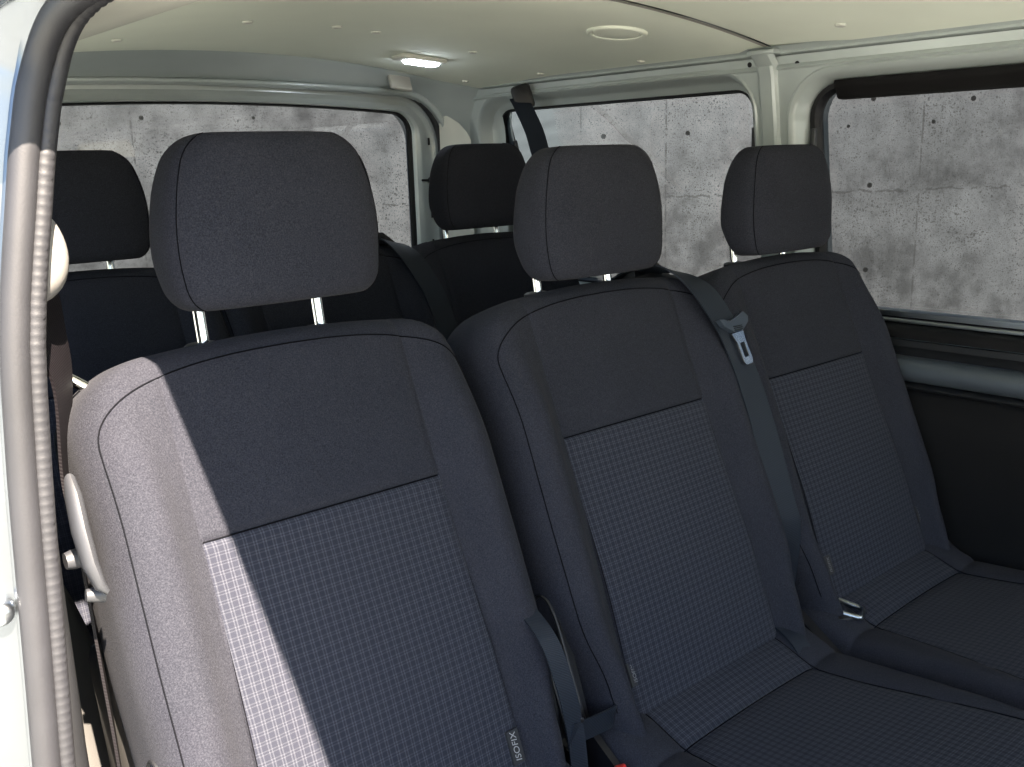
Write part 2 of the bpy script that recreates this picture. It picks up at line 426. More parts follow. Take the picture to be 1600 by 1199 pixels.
# rubber gaskets and panes
sub('gasket', funnel(mid_spec, [(0.036, -0.007), (0.037, -0.010), (0.041, -0.010), (0.043, -0.005), (0.043, 0.004)]), 'black', wf_mid)
sub('gasket', funnel(fr_spec, [(0.022, -0.010), (0.024, -0.018), (0.034, -0.018), (0.040, -0.006), (0.040, 0.004)]), 'black', wf_front)
def pane(spec, d, mat, parent):
    lp = inset(spec, d); V = [Vector((GX(z) + 0.002, y, z)) for y, z in lp]
    return sub('pane', (V, [tuple(range(len(V)))]), mat, parent, smooth=False)
pane(mid_spec, 0.040, 'glass_mid', wf_mid)
pane(fr_spec, 0.030, 'glass_front', wf_front)
# dark header band of the sliding window and its channel at the foot
sub('header_band', extrude_y([(GX(1.378) - 0.004, 1.378), (GX(1.378) - 0.030, 1.377), (GX(1.37) - 0.034, 1.371), (GX(1.362) - 0.033, 1.362), (GX(1.36) - 0.026, 1.359), (GX(1.35) - 0.024, 1.346), (GX(1.345) - 0.018, 1.342), (GX(1.345), 1.341)], 0.10, 1.042), 'darkpanel', wf_front, angle=60)
sub('slide_channel', extrude_y([(GX(.932) + 0.0, .934), (GX(.93) - 0.012, .934), (GX(.925) - 0.020, .931), (GX(.92) - 0.0215, .925), (GX(.92) - 0.0215, .921)], 0.04, 1.085), 'steel', wf_front, angle=60)
sub('slide_channel', extrude_y([(GX(.917) - 0.012, .917), (GX(.917) - 0.024, .917), (GX(.915) - 0.027, .914), (GX(.91) - 0.027, .910), (GX(.91) - 0.012, .909)], 0.04, 1.085), 'steel', wf_front, angle=60)
for (yy, zz, par) in ((2.046, 1.262, wf_mid), (1.098, 1.262, wf_front), (1.237, 1.27, wf_mid)):
    fr = box((GX(zz) - 0.022, yy, zz), (0.012, 0.010, 0.055), 0.003)
    sub('window_latch', fr, 'greyplastic', par)
# headliner edge rail above the windows
rail = [(1.688, 1.446), (1.700, 1.441), (1.7045, 1.437), (1.7035, 1.4325), (1.712, 1.4285), (1.722, 1.4295), (1.7165, 1.417), (1.7095, 1.412), (GX(1.405) + IN - 0.008, 1.4055), (GX(1.40) + IN - 0.004, 1.402)]
part('roof_rail', extrude_y(rail, -1.2, 2.16, 40), 'paint', angle=35)
# pillar between the two windows: raised box section swept up into the roof rail
def pillar_prof(y0, y1):
    return [(y0, 0.004), (y0 + 0.006, -0.010), (y0 + 0.012, -0.013), (y1 - 0.012, -0.013), (y1 - 0.006, -0.010), (y1, 0.004)]
def pillar_strip(y0, y1, za, zb, zcurve=True):
    V = []; F = []; rows = 26
    for i in range(rows + 1):
        z = za + (zb - za) * i / rows
        for y, d in pillar_prof(y0, y1):
            V.append(Vector((GX(z) + IN + d - 0.03 * smooth01((z - 1.40) / 0.05), y, z)))
    for i in range(rows):
        for k in range(5): F.append((i * 6 + k, i * 6 + k + 1, (i + 1) * 6 + k + 1, (i + 1) * 6 + k))
    return V, F
part('window_pillar', pillar_strip(1.146, 1.196, 0.88, 1.432), 'paint', angle=25)
part('roof_bow_foot', box((1.694, 1.168, 1.4365), (0.034, 0.064, 0.010), 0.004), 'paint')
# holes in the pressed steel
for y, z in ((1.213, 1.418), (1.104, 1.411)):
    sub('access_hole', disc((GX(z) + IN - 0.003, y, z), (-1, 0, -0.15), 0.0052, 0.0012, 14), 'black', sidew)
for y in (0.985, 0.93, 0.86, 0.80): sub('rivet', disc((1.7125, y, 1.4105), (-1, 0, -0.3), 0.004, 0.002, 12), 'paint', sidew)
# sill below the windows
def strip(name, prof, mat, y0=-1.2, y1=2.2, **k): return part(name, extrude_y(prof, y0, y1, 30), mat, **k)
strip('sill_strip', [(GX(.91) - .006, .9075), (1.800, .9065), (1.783, .904), (1.780, .897), (1.780, .886)], 'darkpanel', angle=60)
strip('sill_ledge', [(1.781, .885), (1.775, .8835), (1.774, .872), (1.780, .870), (1.785, .853)], 'darkgrey', angle=60)
arc = [(1.785 - .032 * sin(R(a)), .827 + .024 * cos(R(a))) for a in range(0, 181, 15)]
strip('waist_rail', [(1.790, .851)] + arc + [(1.790, .803)], 'railgrey', angle=60)
strip('card_edge', [(1.790, .802), (1.773, .799), (1.770, .794), (1.773, .789), (1.785, .788)], 'darkgrey', angle=60)
strip('trim_board', [(1.785, .788), (1.770, .78), (1.763, .70), (1.763, .45), (1.775, .08)], 'darkpanel', angle=60)
# outer body skin on the far side (closes the van)
part('outer_panel', plate([(-1.9, -0.2), (2.32, -0.2), (2.32, 0.9), (2.32, 1.50), (-1.9, 1.50)], [inset(mid_spec, 0.03), inset(fr_spec, 0.02), rrect(-1.25, -0.10, 0.88, 1.39, 0.06)], 0.03, lambda y, z, d: Vector(((GX(z) if z > .9 else 1.845) + 0.04 + d, y, z))), 'bodypaint', smooth=False)

# headliner: two crowned boards meeting in a seam at the roof bow
def ceil(y0, y1, x0, x1, drop=0.0):
    V = []; F = []; nx, ny = 36, 14
    for i in range(ny + 1):
        y = y0 + (y1 - y0) * i / ny
        for j in range(nx + 1):
            x = x0 + (x1 - x0) * j / nx
            e = min(i, ny - i) / ny * (y1 - y0)
            z = ZC(x) + (0.006 if e < 0.001 and y > y0 - 1 else 0) - drop
            z -= 0.010 * smooth01((y - 1.75) / 0.4)
            V.append(Vector((x, y, z)))
    k = nx + 1
    for i in range(ny):
        for j in range(nx): F.append((i * k + j, i * k + j + 1, (i + 1) * k + j + 1, (i + 1) * k + j))
    return V, F
liner = part('headliner', ceil(1.163, 2.13, 0.44, 1.705), 'liner', angle=60)
liner2 = part('headliner', ceil(-1.25, 1.156, 0.44, 1.705), 'liner', angle=60)
part('headliner_seam', ([Vector((0.46 + 1.24 * i / 40, y, ZC(0.46 + 1.24 * i / 40) + 0.0025)) for y in (1.154, 1.165) for i in range(41)], [(i, i + 1, 42 + i, 41 + i) for i in range(40)]), 'capgrey')
part('roof', ceil(-1.45, 2.36, 0.30, 1.83, -0.055), 'bodypaint')
# the side edges of the roof skin, curving down to the gutters
part('roof_side', extrude_y([(1.82, 1.475), (1.86, 1.45), (1.875, 1.40)], -1.6, 2.36), 'bodypaint')
def cz(x, y): return ZC(x) - 0.010 * smooth01((y - 1.75) / 0.4)
def cn(x): return Vector((-0.27 * (x - 1.03), 0, -1)).normalized()
for (x, y) in ((0.845, 1.66), (1.035, 1.672), (1.135, 1.69), (1.425, 1.745), (1.63, 2.03), (1.672, 1.79), (1.672, 1.47), (0.7, 1.9), (1.60, 0.95)):
    c = Vector((x, y, cz(x, y))); sub('trim_clip', disc(c, cn(x), 0.0095, 0.004, 18), 'beige', liner if y > 1.16 else liner2)
# round vent cap
c = Vector((1.447, 1.333, cz(1.447, 1.333)))
def ringdisc(c, nrm, rads, n=40):
    nrm = nrm.normalized(); u = nrm.orthogonal().normalized(); v = nrm.cross(u)
    return ringloft([[c + nrm * h + (u * cos(2 * pi * k / n) + v * sin(2 * pi * k / n)) * r for k in range(n)] for r, h in rads])
cap = sub('vent_cap', ringdisc(c, cn(1.447), [(0.060, -0.001), (0.0585, 0.004), (0.055, 0.006), (0.0485, 0.005), (0.047, 0.0015), (0.0455, 0.0015), (0.0445, 0.004), (0.03, 0.0055), (0.001, 0.006)]), 'liner', liner, angle=25)
# interior lamp, lit
lx, ly = 1.395, 1.905
lc = Vector((lx, ly, cz(lx, ly))); ln = cn(lx); ru = Matrix.Rotation(R(5), 3, 'Y') @ Matrix.Rotation(R(-4), 3, 'Z')
lamp = part('dome_light', box(lc + ln * 0.003, (0.118, 0.062, 0.012), 0.006, ru), 'beige')
sub('lens', box(lc + ln * 0.0075 + Vector((0.004, -0.002, 0)), (0.084, 0.040, 0.016), 0.007, ru), 'lens', lamp)

# rear: header, corner funnel and tailgate --------------------------------
def rear_loop(x0, x1, zt, r, y, zb=0.62, dip=0.0, n=10):
    pts = []
    pts.append((x0, zb)); pts.append((x0, zb + 0.15)); pts.append((x0, zb + 0.35))
    for k in range(n + 1):
        a = R(180 - 90 * k / n); pts.append((x0 + r + r * cos(a), zt - r + r * sin(a)))
    m_ = 24
    for k in range(1, m_):
        x = x0 + r + (x1 - x0 - 2 * r) * k / m_; pts.append((x, zt))
    for k in range(n + 1):
        a = R(90 - 90 * k / n); pts.append((x1 - r + r * cos(a), zt - r + r * sin(a)))
    pts.append((x1, zb + 0.35)); pts.append((x1, zb + 0.15)); pts.append((x1, zb))
    hw = (x1 - x0) / 2; cx = (x0 + x1) / 2
    return [Vector((x, y, z - dip * ((x - cx) / hw) ** 2 * (1 if z > zt - 0.3 else 0.0))) for x, z in pts]
CXR = 1.03
def rl(hw, zt, r, y, dip=0.022): return rear_loop(CXR - hw, CXR + hw, zt, r, y, dip=dip)
hd = part('rear_header', ringloft([rl(0.745, 1.512, 0.17, 2.045, 0.04), rl(0.738, 1.502, 0.17, 2.075, 0.04), rl(0.716, 1.480, 0.165, 2.11, 0.035), rl(0.692, 1.462, 0.16, 2.15, 0.03), rl(0.672, 1.447, 0.15, 2.185, 0.026), rl(0.671, 1.446, 0.149, 2.188, 0.026), *[rl(0.665 + 0.006 * cos(R(a)), 1.440 + 0.006 * cos(R(a)), 0.145, 2.189 - 0.006 * sin(R(a)), 0.024) for a in range(0, 181, 20)], rl(0.659, 1.434, 0.135, 2.197, 0.024), rl(0.655, 1.432, 0.125, 2.215, 0.024)], False), 'paint', angle=30)
def cover(zs, tops):
    return ringloft([[Vector((x, y, min(z, tp))) for z in zs] for (x, y), tp in zip(((1.712, 2.118), (1.706, 2.128), (1.694, 2.145), (1.682, 2.165), (1.672, 2.182), (1.668, 2.20)), tops)], False)
part('pillar_cover', cover((0.6, 0.9, 1.14, 1.2555), [1.2555] * 6), 'beige')
part('pillar_cover', cover((1.2585, 1.30, 1.325, 1.345, 1.362, 1.375), [1.30, 1.322, 1.345, 1.360, 1.370, 1.375]), 'beige')
tg = part('tailgate', ringloft([rl(0.668, 1.440, 0.13, 2.235), rl(0.648, 1.424, 0.12, 2.235), rl(0.645, 1.421, 0.115, 2.238), rl(0.632, 1.414, 0.10, 2.242), rl(0.618, 1.408, 0.085, 2.240), rl(0.606, 1.403, 0.07, 2.238), rl(0.596, 1.400, 0.065, 2.236), rl(0.585, 1.398, 0.06, 2.240), rl(0.577, 1.397, 0.055, 2.252)], False), 'paint', angle=35)
sub('gasket', ringloft([rl(0.578, 1.398, 0.055, 2.247), rl(0.574, 1.3965, 0.052, 2.243), rl(0.566, 1.394, 0.047, 2.244), rl(0.562, 1.392, 0.045, 2.252)], False), 'black', tg)
part('tailgate_seal', ringloft([[p + Vector((0, 0, 0)) for p in rl(0.660 + 0.014 * cos(a), 1.437 + 0.002 * cos(a), 0.13, 2.217 + 0.014 * sin(a))] for a in [2 * pi * k / 8 for k in range(9)]], False), 'seal')
lw = rl(0.57, 1.396, 0.05, 2.25)
sub('pane', (lw, [tuple(range(len(lw)))]), 'glass_rear', tg, smooth=False)
# lower tailgate and lugs along its frame
part('tailgate_lower', box((1.03, 2.255, 0.36), (1.34, 0.03, 0.90), 0.008), 'beige')
sub('frame_clip', box((1.640, 2.2365, 1.195), (0.030, 0.008, 0.006), 0.002), 'black', tg)
for z in (1.19, 1.10, 1.30, 1.02):
    sub('frame_slot', box((1.655, 2.2345, z), (0.005, 0.004, 0.020), 0.001), 'black', tg)
sub('frame_clip', disc((1.655, 2.2345, 1.195), (0, -1, 0), 0.009, 0.006, 14), 'black', tg)
ocr = rl(0.83, 1.55, 0.16, 2.30); 
part('rear_body', plate([(0.19, -0.2), (1.88, -0.2), (1.885, 0.9), (1.84, 1.3), (1.80, 1.45), (1.70, 1.52), (0.42, 1.52), (0.30, 1.46), (0.22, 1.3), (0.17, 0.9)], [[(p.x, p.z) for p in rl(0.60, 1.41, 0.09, 0)]], 0.02, lambda a, b, d: Vector((a, 2.30 + d, b))), 'bodypaint', smooth=False)
# small blanking cover on the header
hx = Vector((1.50, 2.135, 1.4555))
part('blanking_cover', box((1.487, 2.12, 1.4475), (0.066, 0.012, 0.050), 0.006, Matrix.Rotation(R(7), 3, 'Y') @ Matrix.Rotation(R(-28), 3, 'X')), 'capgrey')

# door side --------------------------------------------------------------
def DX(z): return interp(z, [(-0.2, 0.190), (0.69, 0.203), (0.79, 0.209), (0.97, 0.219), (1.09, 0.228), (1.151, 0.237), (1.232, 0.253), (1.279, 0.262), (1.312, 0.271)])
def YP(z): return 0.90 - 0.05 * smooth01((0.85 - z) / 0.5) * 0 + 0.0
# path of the opening edge: sill rear -> up the pillar -> roof -> front
P3 = [Vector((DX(z), 0.90, z)) for z in [-0.05 + 1.35 * k / 34 for k in range(35)]]
P3 += catmull([(DX(1.312), .90, 1.312), (.2785, .898, 1.335), (.284, .890, 1.353), (.2905, .872, 1.370), (.297, .842, 1.381), (.306, .80, 1.388), (.326, .73, 1.397), (.342, .66, 1.402), (.347, .60, 1.403), (.347, .50, 1.403)], 5)
P3 += [Vector((.347, y, 1.403)) for y in [0.45 - 0.05 * k for k in range(16)]]
def sweep_open(prof, P3, jit=0.0):
    """prof: list of (o, d): o away from the opening in its plane, d outwards (-x)"""
    V = []; F = []; k = len(prof); n = len(P3)
    for i, p in enumerate(P3):
        tg = (P3[min(i + 1, n - 1)] - P3[max(i - 1, 0)]).normalized()
        nx = Vector((1, 0, 0)); nx = (nx - tg * nx.dot(tg)).normalized()      # inwards
        ou = nx.cross(tg).normalized()                                      # away from opening
        if i == 0 and ou.y < 0: pass
        if ou.y < -0.2 or (abs(ou.y) < 0.3 and ou.z < 0): ou = -ou
        for o, d in prof:
            kk = smooth01((p.z - 1.31) / 0.07); V.append(p + ou * o - nx * (d + (min(d, 0.026 + 0.04 * max(0, d - 0.03)) - d) * kk))
    for i in range(n - 1):
        for j in range(k - 1): F.append((i * k + j, i * k + j + 1, (i + 1) * k + j + 1, (i + 1) * k + j))
    return V, F
jamb = part('door_pillar', sweep_open([(0.020, -0.012), (0.012, -0.006), (0.012, 0.012), (0.016, 0.022), (0.022, 0.026), (0.024, 0.036), (0.028, 0.052), (0.034, 0.070), (0.030, 0.085), (0.04, 0.10), (0.10, 0.115)], P3), 'bodypaint', angle=35)
sealr = [(0.004 + 0.0115 * cos(a), 0.015 + 0.0125 * sin(a)) for a in [2 * pi * k / 14 for k in range(15)]]
seal = part('door_seal', sweep_open(sealr, P3), 'seal', angle=60)
# gripping lip with its fine ribs
lipV = []; lipF = []
dens = []
for i in range(len(P3) - 1):
    L = (P3[i + 1] - P3[i]).length; nn = max(1, int(L / 0.0028))
    for k in range(nn): dens.append(P3[i].lerp(P3[i + 1], k / nn))
dens = dens[:int(len(dens) * 0.8)]
def lip():
    V = []; F = []; n = len(dens); prof = [(0.004, 0.007), (-0.001, 0.004), (-0.003, -0.001), (-0.002, -0.006), (0.003, -0.010), (0.012, -0.011)]; k = len(prof)
    for i, p in enumerate(dens):
        tg = (dens[min(i + 3, n - 1)] - dens[max(i - 3, 0)]).normalized()
        nx = Vector((1, 0, 0)); nx = (nx - tg * nx.dot(tg)).normalized(); ou = nx.cross(tg).normalized()
        if ou.y < -0.2 or (abs(ou.y) < 0.3 and ou.z < 0): ou = -ou
        q = 1.0 + (0.06 if i % 3 else -0.06) + random.uniform(-0.02, 0.02)
        for j, (o, d) in enumerate(prof):
            s = q if j in (1, 2, 3) else 1.0
            V.append(p + ou * (0.004 + (o - 0.004) * s) - nx * (d * s))
    for i in range(n - 1):
        for j in range(k - 1): F.append((i * k + j, i * k + j + 1, (i + 1) * k + j + 1, (i + 1) * k + j))
    return V, F
sub('seal_lip', lip(), 'seal', seal, angle=60)
# body side behind and ahead of the opening
def doorside(y, z, d): return Vector((DX(z) - 0.075 + d, y, z))
part('rear_quarter', plate([(0.935, -0.2), (2.32, -0.2), (2.32, 1.0), (2.32, 1.25), (2.32, 1.44), (0.935, 1.44), (0.935, 1.25), (0.935, 1.0), (0.935, .8)], [rrect(1.20, 2.08, 0.93, 1.33, 0.06)], 0.02, lambda y, z, d: Vector((sinterp(z, [(-.2, .185), (0.93, .175), (1.33, .25), (1.44, .30)]) - 0.03 + d, y, z))), 'bodypaint', angle=30)
rq_lp = rrect(1.195, 2.085, 0.925, 1.335, 0.06)
part('quarter_pane', ([Vector((sinterp(z, [(-.2, .185), (0.93, .175), (1.33, .25), (1.44, .30)]) - 0.032, y, z)) for y, z in rq_lp], [tuple(range(len(rq_lp)))]), 'glass_clear', smooth=False)
part('front_quarter', plate([(-1.9, -0.2), (-0.35, -0.2), (-0.35, 1.44), (-1.0, 1.44), (-1.9, 0.95)], [[(-1.5, 0.95), (-0.50, 0.95), (-0.50, 1.33), (-1.05, 1.33)]], 0.03, lambda y, z, d: Vector((sinterp(z, [(-.2, .185), (0.93, .175), (1.33, .25), (1.44, .30)]) - 0.03 + d, y, z))), 'bodypaint', angle=30)
part('roof_gutter', extrude_y([(0.355, 1.465), (0.335, 1.464), (0.320, 1.454), (0.320, 1.444), (0.328, 1.440), (0.328, 1.402), (0.338, 1.396)], -1.6, 2.34, 30), 'bodypaint', angle=40)
# trim between the opening and the headliner
def trim_fn(x, y, z):
    t = smooth01((y - 0.62) / 0.22) * smooth01((0.44 - x) / 0.10)
    return Vector((x - 0.040 * t, y, z - 0.012 * t))
part('door_header_trim', extrude_y([(0.345, 1.415), (0.350, 1.4105), (0.362, 1.409), (0.395, 1.411), (0.43, 1.4135), (0.458, 1.416), (0.462, 1.419), (0.462, 1.465)], -1.2, 2.12, 60, trim_fn), 'beige', angle=40)
part('shade_overhang', box((0.215, 0.875, 1.436), (0.19, 0.24, 0.03), 0.008), 'bodypaint')  # unseen overhang, added to cast the shadow on the pillar top
# lower front: bulkhead under the windscreen
part('front_bulkhead', box((1.03, -1.86, 0.29), (1.7, 0.06, 0.88), 0.02), 'darkpanel', smooth=False)
# jamb details seen beside the seal: striker, step ledge
striker = sub('striker', disc((0.176, 0.925, 0.862), (-0.3, -1, 0), 0.012, 0.02, 16), 'steel', jamb)
# inner trim of the door pillar with its curved upper edge
def ptrim():
    V = []; F = []; rows = 26
    tab = [(0.1, 0.028), (0.55, 0.020), (0.72, 0.013), (0.84, 0.006), (0.94, 0.001), (0.965, -0.004)]
    for i in range(rows + 1):
        z = 0.1 + 0.865 * i / rows; d = interp(z, tab); x = DX(z)
        for a, b in ((0.006, 0.915), (0.010 + d * 0.3, 0.913), (0.012 + d * 0.8, 0.917), (0.013 + d, 0.925), (0.014 + d * 1.1, 0.95), (0.016 + d * 1.1, 1.02)):
            V.append(Vector((x + a, b, z)))
    for i in range(rows):
        for k in range(5): F.append((i * 6 + k, i * 6 + k + 1, (i + 1) * 6 + k + 1, (i + 1) * 6 + k))
    return V, F
part('pillar_trim', ptrim(), 'darkgrey', angle=50)
# wheel arch cover behind the near seat
wa = []
for y in [1.03 + 0.9 * k / 24 for k in range(25)]:
    t = (y - 1.03) / 0.9; h = 0.34 + 0.40 * sin(pi * min(1, (t + 0.05) * 1.0)) ** 0.6 if 0 < t < 0.95 else 0.34
    wa.append([Vector((x, y, z)) for x, z in ((0.215, h + 0.03), (0.27, h + 0.03), (0.315, h + 0.012), (0.335, h - 0.03), (0.34, 0.08))])
part('wheel_arch_cover', ringloft(wa, False), 'sand', angle=50)
part('seat_rail_cover', box((0.30, 0.99, 0.60), (0.045, 0.11, 0.30), 0.02, Matrix.Rotation(R(-14), 3, 'X')), 'sand')
part('inner_side_trim', plate([(0.96, 0.08), (2.22, 0.08), (2.22, 0.92), (0.96, 0.92)], [], 0.006, lambda y, z, d: Vector((0.205 + d, y, z))), 'darkpanel', smooth=False)

# ------------------------------------------------------------------ seats
TH = R(22.0)
BASE = Vector((0, 0.62, 0.08))
def B(u, w_, v):
    return Vector((u, 0.91 + v * sin(TH) + w_ * cos(TH), 0.875 + v * cos(TH) - w_ * sin(TH))) - BASE
VT = 0.213
def us_(v): return 0.152 + 0.008 * smooth01((-v - 0.05) / 0.33)
def hw_(v):
    h = sinterp(v, [(-0.43, 0.212), (-0.33, 0.222), (-0.22, 0.243), (-0.1, 0.246), (0.1, 0.244), (0.2, 0.242)])
    Rc = 0.062; d = v - (VT - Rc)
    if d > 0: h -= Rc - math.sqrt(max(0, Rc * Rc - min(d, Rc) ** 2))
    return h
def bh_(v): return 0.026 * (1 - smooth01((v - 0.02) / 0.19)) + 0.004
def frontw(a, v):
    us, hw, h = us_(v), hw_(v), bh_(v); a0 = min(us + 0.048, hw - 0.03)
    if a <= us: return 0.005 * (a / us) ** 2 - 0.003 - 0.006 * math.exp(-((v + 0.22) / 0.12) ** 2) + 0.002 * math.exp(-((a - us) / 0.003) ** 2)
    if a <= a0: return 0.002 - h * smooth01((a - us) / (a0 - us)) + 0.002 * math.exp(-((a - us) / 0.003) ** 2)
    q = min(1, (a - a0) / (hw - a0)); return 0.002 - h + 0.062 * (1 - math.sqrt(max(0, 1 - q * q)))
def half_back(v, th):
    us, hw = us_(v), hw_(v); a0 = min(us + 0.048, hw - 0.03); pts = []
    for k in range(10): pts.append(us * k / 10)
    for d in (-0.004, -0.002, 0.0, 0.002, 0.004): pts.append(us + d)
    for k in range(1, 6): pts.append(us + 0.004 + (a0 - us - 0.004) * k / 5)
    out = [(a, frontw(a, v)) for a in pts]
    for k in range(1, 10):
        q = R(90 * k / 9); a = a0 + (hw - a0) * sin(q); out.append((a, 0.002 - bh_(v) + 0.062 * (1 - cos(q))))
    wl = out[-1][1]
    out += [(hw, wl + (0.095 - wl) * k / 3) for k in (1, 2)]
    for k in range(0, 6):
        q = R(90 * k / 5); out.append((hw - 0.03 + 0.03 * cos(q), 0.095 + 0.03 * sin(q)))
    n = len(out); tot = 2 * n if False else n
    for k in range(1, 14): out.append(((hw - 0.03) * (1 - k / 13), 0.125))
    hd_ = 0.07; sc_ = (hd_ - 0.036 * (1 - cos(th))) / hd_
    g_ = 0.0035 * math.exp(-(v / 0.004) ** 2)
    res = []
    for a, w_ in out:
        ww = 0.055 + (w_ - 0.055) * sc_
        if a < us and w_ < 0.03: ww += g_
        res.append((a, ww))
    return res
def mirror_loop(half, fn):
    H = len(half); r = [fn(a, b) for a, b in half]; l = [fn(-a, b) for a, b in half[1:-1]][::-1]
    return r + l, H
def cap_faces(base, H, Nn):
    F = []
    L = lambda j: 0 if j == 0 else (H - 1 if j == H - 1 else Nn - j)
    for idx in (lambda j: j, L):
        for j in range((H - 1) // 2):
            q = [base + idx(j), base + idx(j + 1), base + idx(H - 2 - j), base + idx(H - 1 - j)]
            q2 = [x for i, x in enumerate(q) if x not in q[:i]]
            if len(q2) > 2: F.append(tuple(q2))
    return F
def pick(V, F, UV, keep):
    ids = {}; V2 = []; U2 = []; F2 = []
    for i, f in enumerate(F):
        if not keep[i]: continue
        t = []
        for v in f:
            if v not in ids: ids[v] = len(V2); V2.append(V[v]); U2.append(UV[v])
            t.append(ids[v])
        F2.append(tuple(t))
    return V2, F2, U2
CROWN = 0.012
def BC(u, w_, v): return B(u, w_, v - CROWN * smooth01((v - 0.0) / 0.2) * (u / 0.2) ** 2)

def make_seat(name, label, loc):
    root = empty(name, loc, label, 'seat')
    # backrest
    rows = [(-0.42 + 0.40 * k / 30, 0.0) for k in range(30)] + [(v, 0.0) for v in (-0.016, -0.012, -0.008, -0.005, -0.0025, 0.0, 0.0025, 0.005, 0.008, 0.012)]
    rows += [(0.02 + (VT - 0.036 - 0.02) * k / 14, 0.0) for k in range(15)]
    rows += [(VT - 0.036 + 0.036 * sin(R(a)), R(a)) for a in (12, 24, 36, 48, 60, 70, 80, 90)]
    V = []; UV = []; F = []; ins = []
    for v, th in rows:
        lp, H = mirror_loop(half_back(v, th), lambda a, b: (a, b))
        V += [BC(a, b, v) for a, b in lp]; UV += [(a, v) for a, b in lp]; Nn = len(lp)
    for i in range(len(rows) - 1):
        for k in range(Nn):
            F.append((i * Nn + k, i * Nn + (k + 1) % Nn, (i + 1) * Nn + (k + 1) % Nn, (i + 1) * Nn + k))
            kk = k if k < H else Nn - 1 - k
            ins.append(kk < 12 and rows[i][0] < -1e-6)
    for bs in (0, (len(rows) - 1) * Nn):
        c_ = cap_faces(bs, H, Nn); F += c_; ins += [False] * len(c_)
    v2, f2, u2 = pick(V, F, UV, [not x for x in ins]); back = obj('backrest', v2, f2, 'plain', root, uv=u2, angle=70)
    v2, f2, u2 = pick(V, F, UV, ins); obj('checked_insert', v2, f2, 'check', back, uv=u2, angle=70)
    # stitched seams
    mb = MB()
    for s in (-1, 1):
        pts = [BC(s * us_(v), frontw(us_(v), v) + 0.0010, v) for v in [-0.36 + (VT - 0.036 + 0.36) * k / 40 for k in range(41)]]
        obj('seam', *tube(pts, 0.0008, 6), 'seam', back)
    mb.add(*tube([BC(u, frontw(abs(u), 0) + 0.0022, 0.0) for u in [-0.151 + 0.302 * k / 24 for k in range(25)]], 0.0009, 6))
    mb.build('seam', 'seam', back)
    # outer seam round the rim
    rim = []
    zs = [-0.36 + 0.47 * k / 26 for k in range(27)]
    def outer(s, v):
        us, hw = us_(v), hw_(v); a0 = min(us + 0.048, hw - 0.03); q = R(40); return (s * (a0 + (hw - a0) * sin(q)), 0.002 - bh_(v) + 0.062 * (1 - cos(q)) + 0.0002)
    left = [BC(*outer(-1, v), v) for v in zs]; right = [BC(*outer(1, v), v) for v in zs][::-1]
    topz = []
    e = outer(-1, zs[-1])
    vtop = VT - 0.022
    for k in range(1, 48):
        q = pi * k / 48; ex = 2 / 3.4
        u = e[0] * (1 if cos(q) > 0 else -1) * abs(cos(q)) ** ex
        vv = zs[-1] + (vtop - zs[-1]) * sin(q) ** ex
        th = math.asin(max(0, min(1, (vv - VT + 0.036) / 0.036))); sc_ = (0.07 - 0.036 * (1 - cos(th))) / 0.07
        topz.append(BC(u, 0.055 + (frontw(min(abs(u), hw_(vv) - 0.001), vv) - 0.055) * sc_ - 0.0002, vv))
    obj('seam', *tube(left + topz + right, 0.0009, 6), 'seam', back)
    # headrest
    hr_base = Vector((0.003, 1.045, 1.0745)) - BASE
    t5 = R(4.0); up = Vector((0, sin(t5), cos(t5))); fr = Vector((0, -cos(t5), sin(t5)))
    HT = 0.185
    atab = [(0, 0.127), (0.045, 0.1345), (0.09, 0.131), (0.14, 0.117), (0.185, 0.098)]
    V = []; UV = []; rowsH = [(0.026 - 0.026 * sin(R(a)), 1 - 0.26 * (1 - cos(R(a)))) for a in (90, 78, 66, 54, 42, 30, 15)]
    rowsH += [(0.026 + (HT - 0.054) * k / 16, 1.0) for k in range(17)] + [(HT - 0.028 + 0.028 * sin(R(a)), 1 - 0.30 * (1 - cos(R(a)))) for a in (12, 24, 36, 48, 60, 70, 80, 90)]
    def hsec(v, sc_):
        q_ = v / 0.185
        a = 0.1215 + 0.0475 * q_ - 0.0565 * q_ * q_ - 0.011 * q_ ** 3
        if v < 0.026: c_ = math.sqrt(max(0, 1 - ((0.026 - v) / 0.026) ** 2)); a -= 0.020 * (1 - c_)
        if v > HT - 0.030: c_ = math.sqrt(max(0, 1 - ((v - HT + 0.030) / 0.0302) ** 2)); a -= 0.026 * (1 - c_)
        d = sinterp(v, [(0, 0.040), (0.06, 0.050), (0.12, 0.047), (0.185, 0.036)])
        fz = 0.047 - 0.006 * ((v - 0.09) / 0.09) ** 2 - 0.004 * smooth01((v - .12) / .06)
        half = []
        for k in range(33):
            q = R(180 * k / 32); ex = 2 / 3.6
            cx_ = abs(sin(q)) ** ex * a; cy_ = (1 if cos(q) > 0 else -1) * abs(cos(q)) ** ex * d
            if k in (0, 32): cx_ = 0
            cy_ -= 0.003 * (1 - smooth01(abs(v - 0.09) / 0.09)) if cy_ < 0 else 0
            half.append((cx_, 0.048 + (cy_ + (fz - d)) * sc_ - 0.004 * (cx_ / 0.13) ** 2))
        return half
    for v, s_ in rowsH:
        lp, H = mirror_loop(hsec(v, s_), lambda a, b: (a, b)); Nn = len(lp)
        V += [hr_base + Vector((a, 0, 0)) + fr * b + up * v for a, b in lp]; UV += [(a, v) for a, b in lp]
    F = []
    for i in range(len(rowsH) - 1):
        for k in range(Nn): F.append((i * Nn + k, i * Nn + (k + 1) % Nn, (i + 1) * Nn + (k + 1) % Nn, (i + 1) * Nn + k))
    F += cap_faces(0, H, Nn) + cap_faces((len(rowsH) - 1) * Nn, H, Nn)
